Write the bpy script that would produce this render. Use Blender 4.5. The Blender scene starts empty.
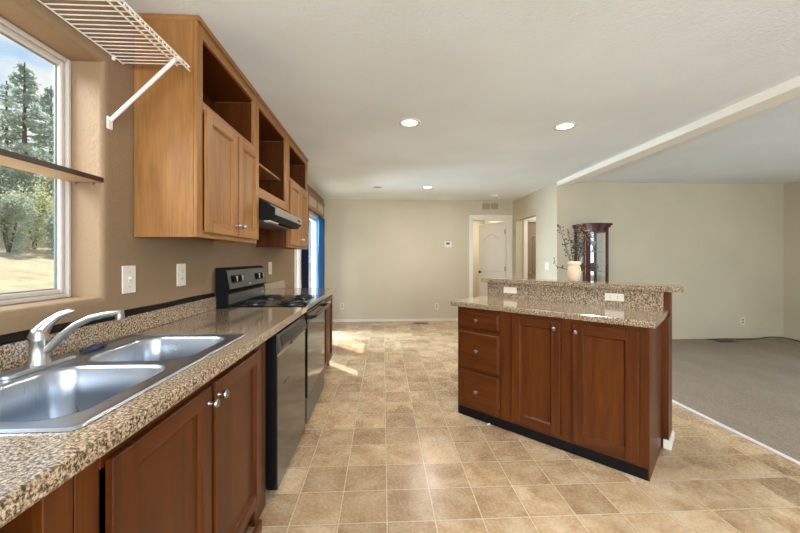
import bpy, bmesh, math, random
from mathutils import Vector, Matrix
R = math.radians
sc = bpy.context.scene
COL = sc.collection
random.seed(7)

# ------------------------------------------------------------------ camera
cam = bpy.data.objects.new('camera', bpy.data.cameras.new('camera'))
COL.objects.link(cam)
cam.location = (0, 0, 1.275)
cam.rotation_euler = (R(90), 0, -R(2.797))
cam.data.sensor_width = 36
cam.data.lens = 348 / 800 * 36
cam.data.shift_y = -8.5 / 800
cam.data.clip_start = 0.02
sc.camera = cam
# ------------------------------------------------------------------ view, sky, sun, window and fill light
sc.view_settings.view_transform = 'Standard'
sc.view_settings.look = 'None'
sc.view_settings.exposure = 0.0
sc.view_settings.gamma = 1
sc.view_settings.use_curve_mapping = False
try:
    sc.cycles.max_bounces = 10; sc.cycles.diffuse_bounces = 6; sc.cycles.use_denoising = True
    sc.cycles.sample_clamp_indirect = 6
except Exception:
    pass
SKY = 1.05
w = bpy.data.worlds.new('sky'); sc.world = w; w.use_nodes = True
nt = w.node_tree; nt.nodes.clear()
def N(nt, t, **k):
    n = nt.nodes.new(t)
    for a, b in k.items(): setattr(n, a, b)
    return n
def ramp(nt, fac, stops, interp='LINEAR'):
    r = N(nt, 'ShaderNodeValToRGB'); r.color_ramp.interpolation = interp
    el = r.color_ramp.elements
    while len(el) < len(stops): el.new(0.5)
    for e, (p, c) in zip(el, stops):
        e.position = p; e.color = (*c, 1) if len(c) == 3 else c
    nt.links.new(fac, r.inputs[0]); return r.outputs[0]
tc = N(nt, 'ShaderNodeTexCoord'); sx = N(nt, 'ShaderNodeSeparateXYZ')
nt.links.new(tc.outputs['Generated'], sx.inputs[0])
skyc = ramp(nt, sx.outputs['Z'], [(0.0, (.80, .90, 1.0)), (0.25, (.62, .82, 1.0)), (0.7, (.30, .56, .95))])
mp = N(nt, 'ShaderNodeMapping'); mp.inputs['Scale'].default_value = (3.2, 3.2, 8)
nt.links.new(tc.outputs['Generated'], mp.inputs[0])
nz = N(nt, 'ShaderNodeTexNoise'); nz.inputs['Scale'].default_value = 1.6; nz.inputs['Detail'].default_value = 6
nt.links.new(mp.outputs[0], nz.inputs['Vector'])
cl = ramp(nt, nz.outputs['Fac'], [(0.45, (0, 0, 0)), (0.62, (1, 1, 1))])
mx = N(nt, 'ShaderNodeMixRGB'); nt.links.new(cl, mx.inputs[0]); nt.links.new(skyc, mx.inputs[1])
mx.inputs[2].default_value = (1, 1, 1, 1)
bg = N(nt, 'ShaderNodeBackground'); bg.inputs['Strength'].default_value = SKY
nt.links.new(mx.outputs[0], bg.inputs[0])
wo = N(nt, 'ShaderNodeOutputWorld'); nt.links.new(bg.outputs[0], wo.inputs[0])

def lamp(name, kind, loc, to, energy, color, **k):
    d = bpy.data.lights.new(name, kind); o = bpy.data.objects.new(name, d); COL.objects.link(o)
    o.location = loc; d.energy = energy; d.color = color
    for a, b in k.items(): setattr(d, a, b)
    o.rotation_euler = (Vector(to) - Vector(loc)).to_track_quat('-Z', 'Y').to_euler()
    return o
lamp('sun', 'SUN', (-10, 10, 20), (-10 + .95, 10 - 1.085, 20 - 1.75), 8.0, (1, .95, .86), angle=R(.5))
# daylight through the windows behind the camera and the living room windows
lamp('rear_window_light', 'AREA', (0.9, -2.62, 1.45), (0.9, 0, 1.6), 205, (.85, .945, 1), shape='RECTANGLE', size=3.2, size_y=1.5)
lamp('living_window_light', 'AREA', (6.45, 1.2, 1.45), (0, 1.2, 1.3), 24, (.93, .96, 1), shape='RECTANGLE', size=3.4, size_y=1.4)
lamp('living_rear_window_light', 'AREA', (4.6, -2.62, 1.45), (4.6, 0, 1.4), 17, (.95, .97, 1), shape='RECTANGLE', size=2.4, size_y=1.4)
lamp('slider_fill', 'AREA', (-3.5, 6.9, 1.6), (1.8, 5.4, 0.7), 1250, (.66, .83, 1), shape='RECTANGLE', size=2.0, size_y=1.9)  # added fill panel outside the slider, out of view
lamp('window_fill', 'AREA', (-2.9, 0.4, 3.0), (-0.9, 1.0, 1.0), 260, (.92, .96, 1), shape='RECTANGLE', size=1.6, size_y=1.4)  # fill panel added outside the kitchen window, beyond the camera's view

# ------------------------------------------------------------------ materials
def mat(name, base=(.5, .5, .5), rough=.5, metal=0, spec=.5, **k):
    m = bpy.data.materials.new(name); m.use_nodes = True
    b = m.node_tree.nodes['Principled BSDF']
    b.inputs['Base Color'].default_value = (*base, 1); b.inputs['Roughness'].default_value = rough
    b.inputs['Metallic'].default_value = metal; b.inputs['Specular IOR Level'].default_value = spec
    for a, v in k.items(): b.inputs[a].default_value = v
    return m
def coords(m, scale=(1, 1, 1), loc=(0, 0, 0)):
    nt = m.node_tree
    t = N(nt, 'ShaderNodeTexCoord'); p = N(nt, 'ShaderNodeMapping')
    p.inputs['Scale'].default_value = scale; p.inputs['Location'].default_value = loc
    nt.links.new(t.outputs['Object'], p.inputs[0]); return p.outputs[0]
def noise(m, vec, scale, detail=4, rough=.5, dist=0):
    n = N(m.node_tree, 'ShaderNodeTexNoise')
    n.inputs['Scale'].default_value = scale; n.inputs['Detail'].default_value = detail
    n.inputs['Roughness'].default_value = rough; n.inputs['Distortion'].default_value = dist
    m.node_tree.links.new(vec, n.inputs['Vector']); return n.outputs['Fac']
def bump(m, h, strength, dist=.01):
    nt = m.node_tree; b = N(nt, 'ShaderNodeBump')
    b.inputs['Strength'].default_value = strength; b.inputs['Distance'].default_value = dist
    nt.links.new(h, b.inputs['Height']); nt.links.new(b.outputs[0], nt.nodes['Principled BSDF'].inputs['Normal'])
def setc(m, c, sock='Base Color'):
    m.node_tree.links.new(c, m.node_tree.nodes['Principled BSDF'].inputs[sock])
def mixc(m, fac, a, b, mode='MIX'):
    nt = m.node_tree; x = N(nt, 'ShaderNodeMixRGB', blend_type=mode)
    for i, v in enumerate((fac, a, b)):
        if hasattr(v, 'is_output'): nt.links.new(v, x.inputs[i])
        elif isinstance(v, (int, float)): x.inputs[i].default_value = v
        else: x.inputs[i].default_value = (*v, 1)
    return x.outputs[0]
def paint(name, c, bstr=.25, scale=160, rough=.6):
    m = mat(name, c, rough, spec=.3)
    v = coords(m); bump(m, noise(m, v, scale, 3), bstr, .003)
    f = noise(m, v, 1.3, 3)
    setc(m, ramp(m.node_tree, f, [(.3, tuple(x * .95 for x in c)), (.7, tuple(min(1, x * 1.04) for x in c))]))
    return m
def wood(name, axis, dark, light, rough=.36):
    m = mat(name, light, rough, spec=.32)
    s = [11, 11, 11]; s[axis] = .9
    f = noise(m, coords(m, s), 1.0, 5, .6, 1.2)
    s2 = [170, 170, 170]; s2[axis] = 5
    g = noise(m, coords(m, s2), 1.0, 3, .6)
    c = ramp(m.node_tree, f, [(.28, dark), (.5, tuple((a + b) / 2 for a, b in zip(dark, light))), (.72, light)])
    gg = ramp(m.node_tree, g, [(.35, (.72, .70, .68)), (.6, (1, 1, 1))])
    setc(m, mixc(m, .75, c, gg, 'MULTIPLY')); bump(m, g, .06, .002)
    return m
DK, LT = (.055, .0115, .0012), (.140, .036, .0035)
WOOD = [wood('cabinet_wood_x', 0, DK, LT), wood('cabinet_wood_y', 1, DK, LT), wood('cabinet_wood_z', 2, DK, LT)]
UD, UL = (.27, .118, .034), (.42, .20, .066)
UW = [wood('upper_wood_x', 0, UD, UL, .4), wood('upper_wood_y', 1, UD, UL, .4), wood('upper_wood_z', 2, UD, UL, .4)]
def granite():
    m = mat('speckled_laminate', (.4, .3, .2), .14, spec=.7, **{'Coat Weight': .45, 'Coat Roughness': .06})
    v = coords(m)
    a = noise(m, v, 150, 4, .62); b = noise(m, v, 330, 2, .5); c0 = noise(m, v, 9, 2)
    c = ramp(m.node_tree, a, [(.36, (.040, .029, .019)), (.45, (.165, .115, .070)), (.53, (.46, .335, .22)), (.66, (.70, .55, .40))])
    d = ramp(m.node_tree, b, [(.36, (.35, .30, .26)), (.5, (1, 1, 1))])
    c = mixc(m, .8, c, d, 'MULTIPLY')
    setc(m, c); return m
GRAN = granite()
def tiles():
    m = mat('beige_tile', (.5, .37, .25), .3, spec=.5); nt = m.node_tree
    T = .2337
    v = coords(m, (1 / T, 1 / T, 1), (.214 / T, -1.68 / T, 0))
    br = N(nt, 'ShaderNodeTexBrick', offset=0, squash=1)
    for k, x in dict(Scale=1, Bias=0).items(): br.inputs[k].default_value = x
    br.inputs['Mortar Size'].default_value = .017; br.inputs['Mortar Smooth'].default_value = .3
    br.inputs['Brick Width'].default_value = 1; br.inputs['Row Height'].default_value = 1
    br.inputs['Color1'].default_value = (.0, .0, .0, 1); br.inputs['Color2'].default_value = (1, 1, 1, 1)
    nt.links.new(v, br.inputs['Vector'])
    v2 = coords(m)
    vo = N(nt, 'ShaderNodeVectorMath', operation='MULTIPLY_ADD'); vo.inputs[1].default_value = (7.3, 5.1, 3.7)
    nt.links.new(br.outputs['Color'], vo.inputs[0]); nt.links.new(v2, vo.inputs[2])
    blot = noise(m, vo.outputs[0], 6.0, 5, .55, .6); fine = noise(m, v2, 60, 4, .6)
    c = ramp(nt, blot, [(.3, (.41, .255, .135)), (.48, (.58, .40, .235)), (.66, (.70, .54, .36))])
    per = ramp(nt, br.outputs['Color'], [(.1, (.74, .71, .68)), (.9, (1.06, 1.06, 1.06))])
    c = mixc(m, 1, c, per, 'MULTIPLY')
    c = mixc(m, .12, c, ramp(nt, fine, [(.35, (.8, .78, .75)), (.6, (1, 1, 1))]), 'MULTIPLY')
    ed = N(nt, 'ShaderNodeTexBrick', offset=0, squash=1)
    for k, x in {'Scale': 1, 'Mortar Size': .06, 'Mortar Smooth': 1, 'Brick Width': 1, 'Row Height': 1}.items(): ed.inputs[k].default_value = x
    nt.links.new(v, ed.inputs['Vector'])
    efac = N(nt, 'ShaderNodeMath', operation='MULTIPLY'); nt.links.new(ed.outputs['Fac'], efac.inputs[0]); nt.links.new(noise(m, v2, 14, 3), efac.inputs[1])
    c = mixc(m, efac.outputs[0], c, (.28, .165, .09))
    c = mixc(m, br.outputs['Fac'], c, (.70, .56, .39))
    setc(m, c)
    rr = ramp(nt, fine, [(.3, (.2, .2, .2)), (.7, (.34, .34, .34))]); setc(m, rr, 'Roughness')
    hh = N(nt, 'ShaderNodeMath', operation='MULTIPLY_ADD'); hh.inputs[1].default_value = -1; hh.inputs[2].default_value = 1
    nt.links.new(br.outputs['Fac'], hh.inputs[0]); bump(m, hh.outputs[0], .3, .003)
    return m
TILE = tiles()
def carpet():
    m = mat('taupe_carpet', (.3, .25, .2), .95, spec=.1); v = coords(m)
    a = noise(m, v, 120, 4, .75); b = noise(m, coords(m, (1, .5, 1)), 2.3, 4, .6)
    c = ramp(m.node_tree, a, [(.3, (.23, .18, .135)), (.7, (.50, .425, .345))])
    c = mixc(m, .6, c, ramp(m.node_tree, b, [(.35, (.78, .76, .74)), (.65, (1, 1, 1))]), 'MULTIPLY')
    setc(m, c); bump(m, a, .8, .01); return m
CARPET = carpet()
WALL = paint('cream_paint', (.60, .54, .412))
TAN = paint('tan_paint', (.27, .178, .102), .9, 70)
CEIL = paint('ceiling_paint', (.85, .905, .93), .9, 55, .75)
TRIMW = mat('white_trim_paint', (.80, .77, .70), .4)
CREAM = paint('cream_beam_paint', (.90, .87, .78), .1)
DOORW = mat('door_white_paint', (.80, .79, .77), .35)
VINYL = mat('window_vinyl', (.55, .49, .44), .4)
PLATE = mat('ivory_plastic', (.78, .71, .60), .35)
SLOT = mat('slot_dark', (.06, .05, .045), .5)
WIRE = mat('white_wire_coating', (.85, .82, .77), .35)
STEEL = mat('brushed_steel', (.44, .475, .53), .27, 1)
def steelmod(m):
    v = coords(m, (1, 60, 1)); f = noise(m, v, 8, 3); setc(m, ramp(m.node_tree, f, [(.3, (.27,) * 3), (.7, (.34,) * 3)]), 'Roughness')
steelmod(STEEL)
NICKEL = mat('satin_nickel', (.50, .48, .45), .3, 1)
BLACK = mat('gloss_black', (.007, .007, .007), .16, spec=.3)
BLACKM = mat('satin_black', (.007, .007, .007), .5, spec=.12)
KICK = mat('black_vinyl_kick', (.006, .005, .005), .6, spec=.15)
DWPAN = mat('dark_steel_panel', (.13, .127, .12), .3, .8)
DWFACE = mat('dark_steel_door', (.12, .118, .115), .13, .9)
OVENF = mat('oven_black_glass', (.10, .10, .10), .07, .55)
GREYP = mat('charcoal_panel', (.10, .10, .098), .3, .4)
COIL = mat('burner_coil', (.02, .02, .02), .45)
PAN = mat('black_drip_pan', (.03, .03, .03), .2, .3)
LED = mat('display_glass', (.02, .03, .05), .1)
RED = mat('red_dot', (.5, .03, .02), .4)
HOODT = mat('hood_grey_trim', (.30, .285, .26), .35, .5)
LENS = mat('hood_lens', (.6, .6, .58), .3)
DARKWOOD = wood('cherry_wood', 2, (.045, .006, .006), (.12, .014, .012), .22)
MIRROR = mat('mirror_glass', (.72, .80, .80), .04, 1)
def glass(name, tint=(1, 1, 1)):
    m = bpy.data.materials.new(name); m.use_nodes = True; nt = m.node_tree; nt.nodes.clear()
    t = N(nt, 'ShaderNodeBsdfTransparent'); t.inputs[0].default_value = (*tint, 1)
    g = N(nt, 'ShaderNodeBsdfGlossy'); g.inputs['Roughness'].default_value = .02
    lw = N(nt, 'ShaderNodeLayerWeight'); lw.inputs[0].default_value = .5
    pw = N(nt, 'ShaderNodeMath', operation='POWER'); pw.inputs[1].default_value = 4; nt.links.new(lw.outputs['Facing'], pw.inputs[0])
    f = N(nt, 'ShaderNodeMath', operation='MULTIPLY_ADD'); f.inputs[1].default_value = .8; f.inputs[2].default_value = .03; nt.links.new(pw.outputs[0], f.inputs[0])
    x = N(nt, 'ShaderNodeMixShader'); o = N(nt, 'ShaderNodeOutputMaterial')
    nt.links.new(f.outputs[0], x.inputs[0]); nt.links.new(t.outputs[0], x.inputs[1]); nt.links.new(g.outputs[0], x.inputs[2])
    nt.links.new(x.outputs[0], o.inputs[0]); return m
GLASS = glass('window_glass', (.96, .98, .98))
CERAM = mat('cream_ceramic', (.80, .62, .42), .35)
CERAMT = mat('cream_ceramic_rim', (.86, .70, .45), .4)
TWIG = mat('dry_twig', (.06, .042, .028), .8)
LEAFD = mat('dry_leaf', (.085, .06, .045), .8)
LEAFP = mat('dry_leaf_pale', (.24, .18, .14), .8)
def cloth(name, c, tr):
    m = mat(name, c, .85, spec=.1); nt = m.node_tree; b = nt.nodes['Principled BSDF']; o = nt.nodes['Material Output']
    t = N(nt, 'ShaderNodeBsdfTranslucent'); t.inputs[0].default_value = (*c, 1)
    x = N(nt, 'ShaderNodeMixShader'); x.inputs[0].default_value = tr
    nt.links.new(b.outputs[0], x.inputs[1]); nt.links.new(t.outputs[0], x.inputs[2]); nt.links.new(x.outputs[0], o.inputs[0]); return m
BLUE = cloth('blue_cloth', (.05, .135, .24), .4)
NAVY = cloth('navy_cloth', (.012, .014, .045), .1)
FROST = mat('grey_insert', (.42, .37, .31), .35)
def emit(name, c, s):
    m = mat(name, (.9, .9, .9), .5); b = m.node_tree.nodes['Principled BSDF']
    b.inputs['Emission Color'].default_value = (*c, 1); b.inputs['Emission Strength'].default_value = s; return m
LAMP = emit('lit_lens', (1, .94, .82), 7)
LAMPOFF = mat('dim_baffle', (.30, .27, .23), .5)
BROWN = mat('vent_brown', (.10, .075, .055), .4, .3)
GRILLE = mat('vent_beige', (.36, .30, .20), .5)
CORD = mat('brown_cord', (.05, .035, .022), .5)
SIDING = mat('outside_siding', (.5, .47, .42), .7)
BARK = mat('bark', (.12, .09, .07), .9)
def foliage(name, a, b):
    m = mat(name, a, .7, spec=.2); f = noise(m, coords(m), 3, 3)
    setc(m, ramp(m.node_tree, f, [(.3, a), (.7, b)])); return m
def leafmat(name, a, b):
    m = cloth(name, a, .45); nt = m.node_tree; f = noise(m, coords(m), 2.2, 3); c = ramp(nt, f, [(.35, a), (.65, b)])
    setc(m, c)
    for n in nt.nodes:
        if n.type == 'BSDF_TRANSLUCENT': nt.links.new(c, n.inputs[0])
    return m
NEEDLE = leafmat('needles', (.27, .35, .29), (.44, .52, .42))
LEAFA = leafmat('shrub_leaf_olive', (.46, .48, .26), (.66, .66, .42))
LEAFB = leafmat('shrub_leaf_grey', (.30, .37, .29), (.50, .56, .44))
def field():
    m = mat('dry_field', (.5, .4, .25), .95, spec=.1); v = coords(m)
    setc(m, ramp(m.node_tree, noise(m, v, 1.2, 6, .7), [(.3, (.32, .27, .15)), (.6, (.56, .43, .28))])); return m
FIELD = field()

# ------------------------------------------------------------------ helpers
OFF = {}
class MB:
    def __init__(s): s.bm = bmesh.new()
    def box(s, x0, x1, y0, y1, z0, z1, bev=0, mi=0, seg=1):
        x0, x1 = sorted((x0, x1)); y0, y1 = sorted((y0, y1)); z0, z1 = sorted((z0, z1))
        b = bmesh.new()
        bmesh.ops.create_cube(b, size=1)
        for v in b.verts:
            v.co = ((v.co.x + .5) * (x1 - x0) + x0, (v.co.y + .5) * (y1 - y0) + y0, (v.co.z + .5) * (z1 - z0) + z0)
        if bev: bmesh.ops.bevel(b, geom=b.edges[:], offset=min(bev, .45 * min(x1 - x0, y1 - y0, z1 - z0)), segments=seg, affect='EDGES', profile=.5)
        return s.add(b, mi)
    def add(s, b, mi=0):
        mp = {}
        for v in b.verts: mp[v] = s.bm.verts.new(v.co)
        for f in b.faces:
            try:
                g = s.bm.faces.new([mp[v] for v in f.verts]); g.material_index = mi
            except ValueError: pass
        b.free(); return s
    def ring(s, p, d, r, seg):
        d = Vector(d).normalized(); a = d.orthogonal().normalized() if abs(d.z) > .99 else d.cross(Vector((0, 0, 1))).normalized()
        c = d.cross(a)
        return [s.bm.verts.new(Vector(p) + (a * math.cos(2 * math.pi * i / seg) + c * math.sin(2 * math.pi * i / seg)) * r) for i in range(seg)]
    def bridge(s, A, B, mi=0):
        n = len(A)
        for i in range(n):
            f = s.bm.faces.new((A[i], A[(i + 1) % n], B[(i + 1) % n], B[i])); f.material_index = mi
    def tube(s, pts, r, seg=8, mi=0, cap=True):
        pts = [Vector(p) for p in pts]; rs = r if isinstance(r, (list, tuple)) else [r] * len(pts)
        prev = None; first = None; a = None
        for i, p in enumerate(pts):
            d = (pts[min(i + 1, len(pts) - 1)] - pts[max(i - 1, 0)]).normalized()
            if a is None: a = d.orthogonal().normalized()
            a = (a - d * a.dot(d)).normalized(); c = d.cross(a)
            rg = [s.bm.verts.new(p + (a * math.cos(2 * math.pi * k / seg) + c * math.sin(2 * math.pi * k / seg)) * rs[i]) for k in range(seg)]
            if prev: s.bridge(prev, rg, mi)
            else: first = rg
            prev = rg
        if cap:
            for g in (first, prev):
                f = s.bm.faces.new(g); f.material_index = mi
        return s
    def lathe(s, prof, o, d, seg=20, mi=0):
        # prof: (radius, distance along d)
        d = Vector(d).normalized(); o = Vector(o); prev = None
        for r, h in prof:
            rg = s.ring(o + d * h, d, max(r, 1e-4), seg)
            if prev: s.bridge(prev, rg, mi)
            else:
                f = s.bm.faces.new(rg); f.material_index = mi
            prev = rg
        f = s.bm.faces.new(prev); f.material_index = mi
        return s
    def poly(s, pts, mi=0):
        f = s.bm.faces.new([s.bm.verts.new(p) for p in pts]); f.material_index = mi; return s
    def prism(s, pts, dv, mi=0):
        A = [s.bm.verts.new(p) for p in pts]; B = [s.bm.verts.new(Vector(p) + Vector(dv)) for p in pts]
        s.bm.faces.new(A).material_index = mi; s.bm.faces.new(B[::-1]).material_index = mi
        s.bridge(A, B, mi); return s
    def build(s, name, m, parent=None, smooth=False, ang=.7, rec=True):
        me = bpy.data.meshes.new(name)
        if rec: bmesh.ops.recalc_face_normals(s.bm, faces=s.bm.faces[:])
        off = OFF.get(parent)
        if off is not None:
            for v in s.bm.verts: v.co -= off
        if smooth:
            for f in s.bm.faces: f.smooth = True
            for e in s.bm.edges:
                if len(e.link_faces) == 2 and e.calc_face_angle(0) > ang: e.smooth = False
        s.bm.to_mesh(me); s.bm.free()
        for x in (m if isinstance(m, list) else [m]): me.materials.append(x)
        o = bpy.data.objects.new(name, me); COL.objects.link(o)
        if parent is not None:
            o.parent = parent
            if off is not None: OFF[o] = off
        return o
def thing(name, label, cat, loc, rz=0, group=None, local=False):
    o = bpy.data.objects.new(name, None); COL.objects.link(o); o.empty_display_size = .1
    o.location = loc; o.rotation_euler = (0, 0, rz); o['label'] = label; o['category'] = cat
    if group: o['group'] = group
    if not local: OFF[o] = Vector(loc)
    return o
def tag(o, label, cat, group=None, kind=None):
    o['label'] = label; o['category'] = cat
    if group: o['group'] = group
    if kind: o['kind'] = kind
    return o
def struct(o, label=None, cat=None):
    o['kind'] = 'structure'
    if label: o['label'] = label
    if cat: o['category'] = cat
    return o
def copy_thing(root, loc, label, group=None):
    r = root.copy(); COL.objects.link(r); r.location = loc; r['label'] = label
    if group: r['group'] = group
    for ch in list(root.children):
        c = ch.copy(); COL.objects.link(c); c.parent = r
        for g in list(ch.children):
            d = g.copy(); COL.objects.link(d); d.parent = c
    return r

# ------------------------------------------------------------------ setting
CH = 2.44
XL, YB, XP, YL, XR, YR = -1.185, 7.0, 2.66, 5.2, 6.33, -2.6
m = MB(); m.box(-1.43, 2.57, YR - .15, 9.3, -.1, 0)
m.box(2.57, 6.5, 5.2, 9.3, -.1, 0)
struct(m.build('floor', TILE), 'square beige and tan vinyl tile kitchen floor', 'floor')
m = MB(); m.box(2.57, 6.48, YR - .15, 5.2, -.1, .012)
struct(m.build('floor_living', CARPET), 'worn taupe carpet of the living room', 'carpet')
m = MB(); m.box(-1.43, 6.5, YR - .15, 9.3, CH, CH + .12)
struct(m.build('ceiling', CEIL), 'off-white orange-peel textured ceiling', 'ceiling')
# left wall with the window and the sliding door openings
WY0, WY1, WZ0, WZ1 = .33, 1.539, 1.109, 2.109
SY0, SY1, SZ1 = 4.78, 6.74, 2.06
XO = -1.36
rb = .022
def reveal(mb, y0, y1, z0, z1, r, xf, xb):
    prof = [(xf - r * math.sin(t), -r + r * (1 - math.cos(t)) + 0) for t in [i * math.pi / 2 / 6 for i in range(7)]]
    # at t=0 : on wall face, r outside the opening ; at t=90 : r deep, flush with opening edge
    prof = [(xf - r + r * math.cos(t), r * (1 - math.sin(t))) for t in [i * math.pi / 2 / 6 for i in range(7)]]
    prof.append((xb, 0)); prev = None
    for x, o in prof:
        lp = [mb.bm.verts.new(p) for p in ((x, y0 - o, z0 - o), (x, y1 + o, z0 - o), (x, y1 + o, z1 + o), (x, y0 - o, z1 + o))]
        if prev: mb.bridge(prev, lp)
        prev = lp
m = MB()
a, b = WY0 - rb, WY1 + rb
m.box(XO, XL, YR, a, 0, CH); m.box(XO, XL, a, b, 0, WZ0 - rb); m.box(XO, XL, a, b, WZ1 + rb, CH)
m.box(XO, XL, b, SY0, 0, CH); m.box(XO, XL, SY0, SY1, SZ1, CH); m.box(XO, XL, SY1, YB + .12, 0, CH)
reveal(m, WY0, WY1, WZ0, WZ1, rb, XL, XO)
struct(m.build('wall_left', TAN, smooth=True), 'tan textured kitchen wall with the window over the sink', 'wall')
m = MB(); DX0, DX1, DZ = 1.812, 2.556, 2.07
m.box(XL, DX0, YB, YB + .12, 0, CH); m.box(DX0, DX1, YB, YB + .12, DZ, CH); m.box(DX1, 2.78, YB, YB + .12, 0, CH)
struct(m.build('wall_back', WALL), 'cream far wall of the dining area', 'wall')
m = MB(); HY0, HY1, HZ = 5.94, 6.85, 2.03
m.box(XP, XP + .12, 5.3, HY0, 0, CH); m.box(XP, XP + .12, HY0, HY1, HZ, CH); m.box(XP, XP + .12, HY1, YB, 0, CH)
struct(m.build('wall_partition', WALL), 'cream partition wall with the hall opening', 'wall')
m = MB(); m.box(XP, XR + .15, YL, YL + .1, 0, CH)
struct(m.build('wall_living', WALL), 'beige back wall of the living room', 'wall')
m = MB(); m.box(XR, XR + .15, YR, -.5, 0, CH); m.box(XR, XR + .15, 2.9, YL, 0, CH); m.box(XR, XR + .15, -.5, 2.9, 0, .75); m.box(XR, XR + .15, -.5, 2.9, 2.15, CH)
struct(m.build('wall_right', WALL), 'beige right wall of the living room', 'wall')
m = MB(); m.box(-1.43, -.7, YR - .15, YR, 0, CH); m.box(2.5, 3.4, YR - .15, YR, 0, CH); m.box(5.8, 6.48, YR - .15, YR, 0, CH)
for p, q in ((-.7, 2.5), (3.4, 5.8)): m.box(p, q, YR - .15, YR, 0, .7); m.box(p, q, YR - .15, YR, 2.2, CH)
struct(m.build('wall_rear', WALL), 'wall behind the camera with its windows', 'wall')
# hall and the room behind the far doorway
m = MB(); m.box(2.66, 2.76, 7.12, 9.3, 0, CH); m.box(1.3, 1.4, 7.12, 9.3, 0, CH); m.box(1.3, 2.76, 9.0, 9.1, 0, CH)
struct(m.build('wall_bedroom', WALL), 'beige walls of the room behind the far door', 'wall')
m = MB(); m.box(2.78, 2.945, 7.0, 7.12, 0, CH); m.box(2.945, 3.725, 7.0, 7.12, 2.05, CH); m.box(3.725, 4.8, 7.0, 7.12, 0, CH); m.box(4.7, 4.8, 5.3, 7.0, 0, CH)
struct(m.build('wall_hall', WALL), 'beige hall wall seen through the opening', 'wall')
# beam, carpet strip
m = MB(); m.box(2.66, 2.83, YR, YL + .02, 2.375, CH + .01, .004)
struct(m.build('trim_1', CREAM), 'cream ceiling beam between kitchen and living room', 'beam')
m = MB(); m.box(2.553, 2.578, YR, 5.2, 0, .016, .004)
struct(m.build('trim_2', mat('bright_strip', (.85, .85, .85), .3, .2)), 'bright metal strip between tile floor and carpet', 'trim')
# door casings
m = MB(); cw = .068
m.box(DX0 - cw, DX0, YB - .016, YB, 0, DZ + .08, .005); m.box(DX1, DX1 + cw + .012, YB - .016, YB, 0, DZ + .08, .005); m.box(DX0, DX1, YB - .016, YB, DZ, DZ + .08, .005)
m.box(DX0, DX0 + .018, YB, YB + .12, 0, DZ); m.box(DX1 - .018, DX1, YB, YB + .12, 0, DZ); m.box(DX0, DX1, YB, YB + .12, DZ - .018, DZ)
struct(m.build('trim_3', TRIMW), 'white casing around the far doorway', 'trim')
m = MB(); m.box(2.872, 2.945, 6.984, 7.0, 0, 2.13, .004); m.box(2.945, 3.725, 6.984, 7.0, 2.05, 2.13, .004); m.box(2.945, 2.962, 7.0, 7.12, 0, 2.05)
struct(m.build('trim_4', CREAM), 'cream door casing inside the hall', 'trim')
m = MB(); m.box(XL, DX0 - cw, YB - .013, YB, 0, .05, .004)
struct(m.build('baseboard_back', TRIMW), 'white baseboard along the far wall', 'baseboard')
m = MB(); m.box(XP - .012, XP, 5.2, HY0, 0, .05, .004)
struct(m.build('baseboard_partition', TRIMW), 'white baseboard on the partition', 'baseboard')

# white door leaf in the far doorway, ajar into the room
def panel_door(name, w, h, m0, knobm):
    """leaf in local coords: hinge at x=0, leaf towards -x, face at y=0 looking -y"""
    m = MB(); m.box(-w, 0, 0, .035, .01, h, .002)
    o = m.build(name, m0)
    def archring(x0, x1, z0, z1, rise, wd, dep):
        q = MB(); pts = []
        n = 14
        pts.append((x0, z0)); pts.append((x1, z0))
        for i in range(n + 1):
            t = i / n; x = x1 + (x0 - x1) * t; pts.append((x, z1 + rise * (math.sin(math.pi * t) ** 2)))
        cx = (x0 + x1) / 2; cz = (z0 + z1) / 2
        def inset(p, d):
            return (p[0] + (d if p[0] < cx else -d) * min(1, abs(p[0] - cx) / .08), p[1] + (d if p[1] < cz else -d))
        l0 = [q.bm.verts.new((p[0], -.0005, p[1])) for p in pts]
        l1 = [q.bm.verts.new((*[inset(p, wd * .5)[0]], -dep, inset(p, wd * .5)[1])) for p in pts]
        l2 = [q.bm.verts.new((inset(p, wd)[0], -.0005, inset(p, wd)[1])) for p in pts]
        q.bridge(l0, l1); q.bridge(l1, l2)
        g = q.build('raised_panel', m0, o, smooth=False); return g
    archring(-w + .12, -.12, .98, 1.74, .085, .035, .012)
    archring(-w + .12, -.12, .22, .84, .0, .035, .012)
    q = MB(); q.lathe([(.012, 0), (.012, .03), (.026, .035), (.028, .05), (.02, .062), (.004, .066)], (-w + .06, 0, .965), (0, -1, 0), 14)
    q.build('door_knob', knobm, o, smooth=True)
    for z in (.25, 1.05, 1.82):
        q = MB(); q.tube([(.008, -.006, z - .05), (.008, -.006, z + .05)], .008, 8); q.build('hinge', knobm, o)
    return o
dl = panel_door('door_1', .715, 2.03, DOORW, mat('dark_bronze', (.05, .04, .035), .35, .8))
dl.location = (DX1 - .022, YB + .125, 0); dl.rotation_euler = (0, 0, -R(58))
struct(dl, 'white arched panel door standing ajar in the far doorway', 'door')
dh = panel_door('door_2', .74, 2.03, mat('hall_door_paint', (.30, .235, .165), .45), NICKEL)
dh.location = (3.71, 7.06, 0)
struct(dh, 'brown-shaded door inside the hall', 'door')

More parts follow.
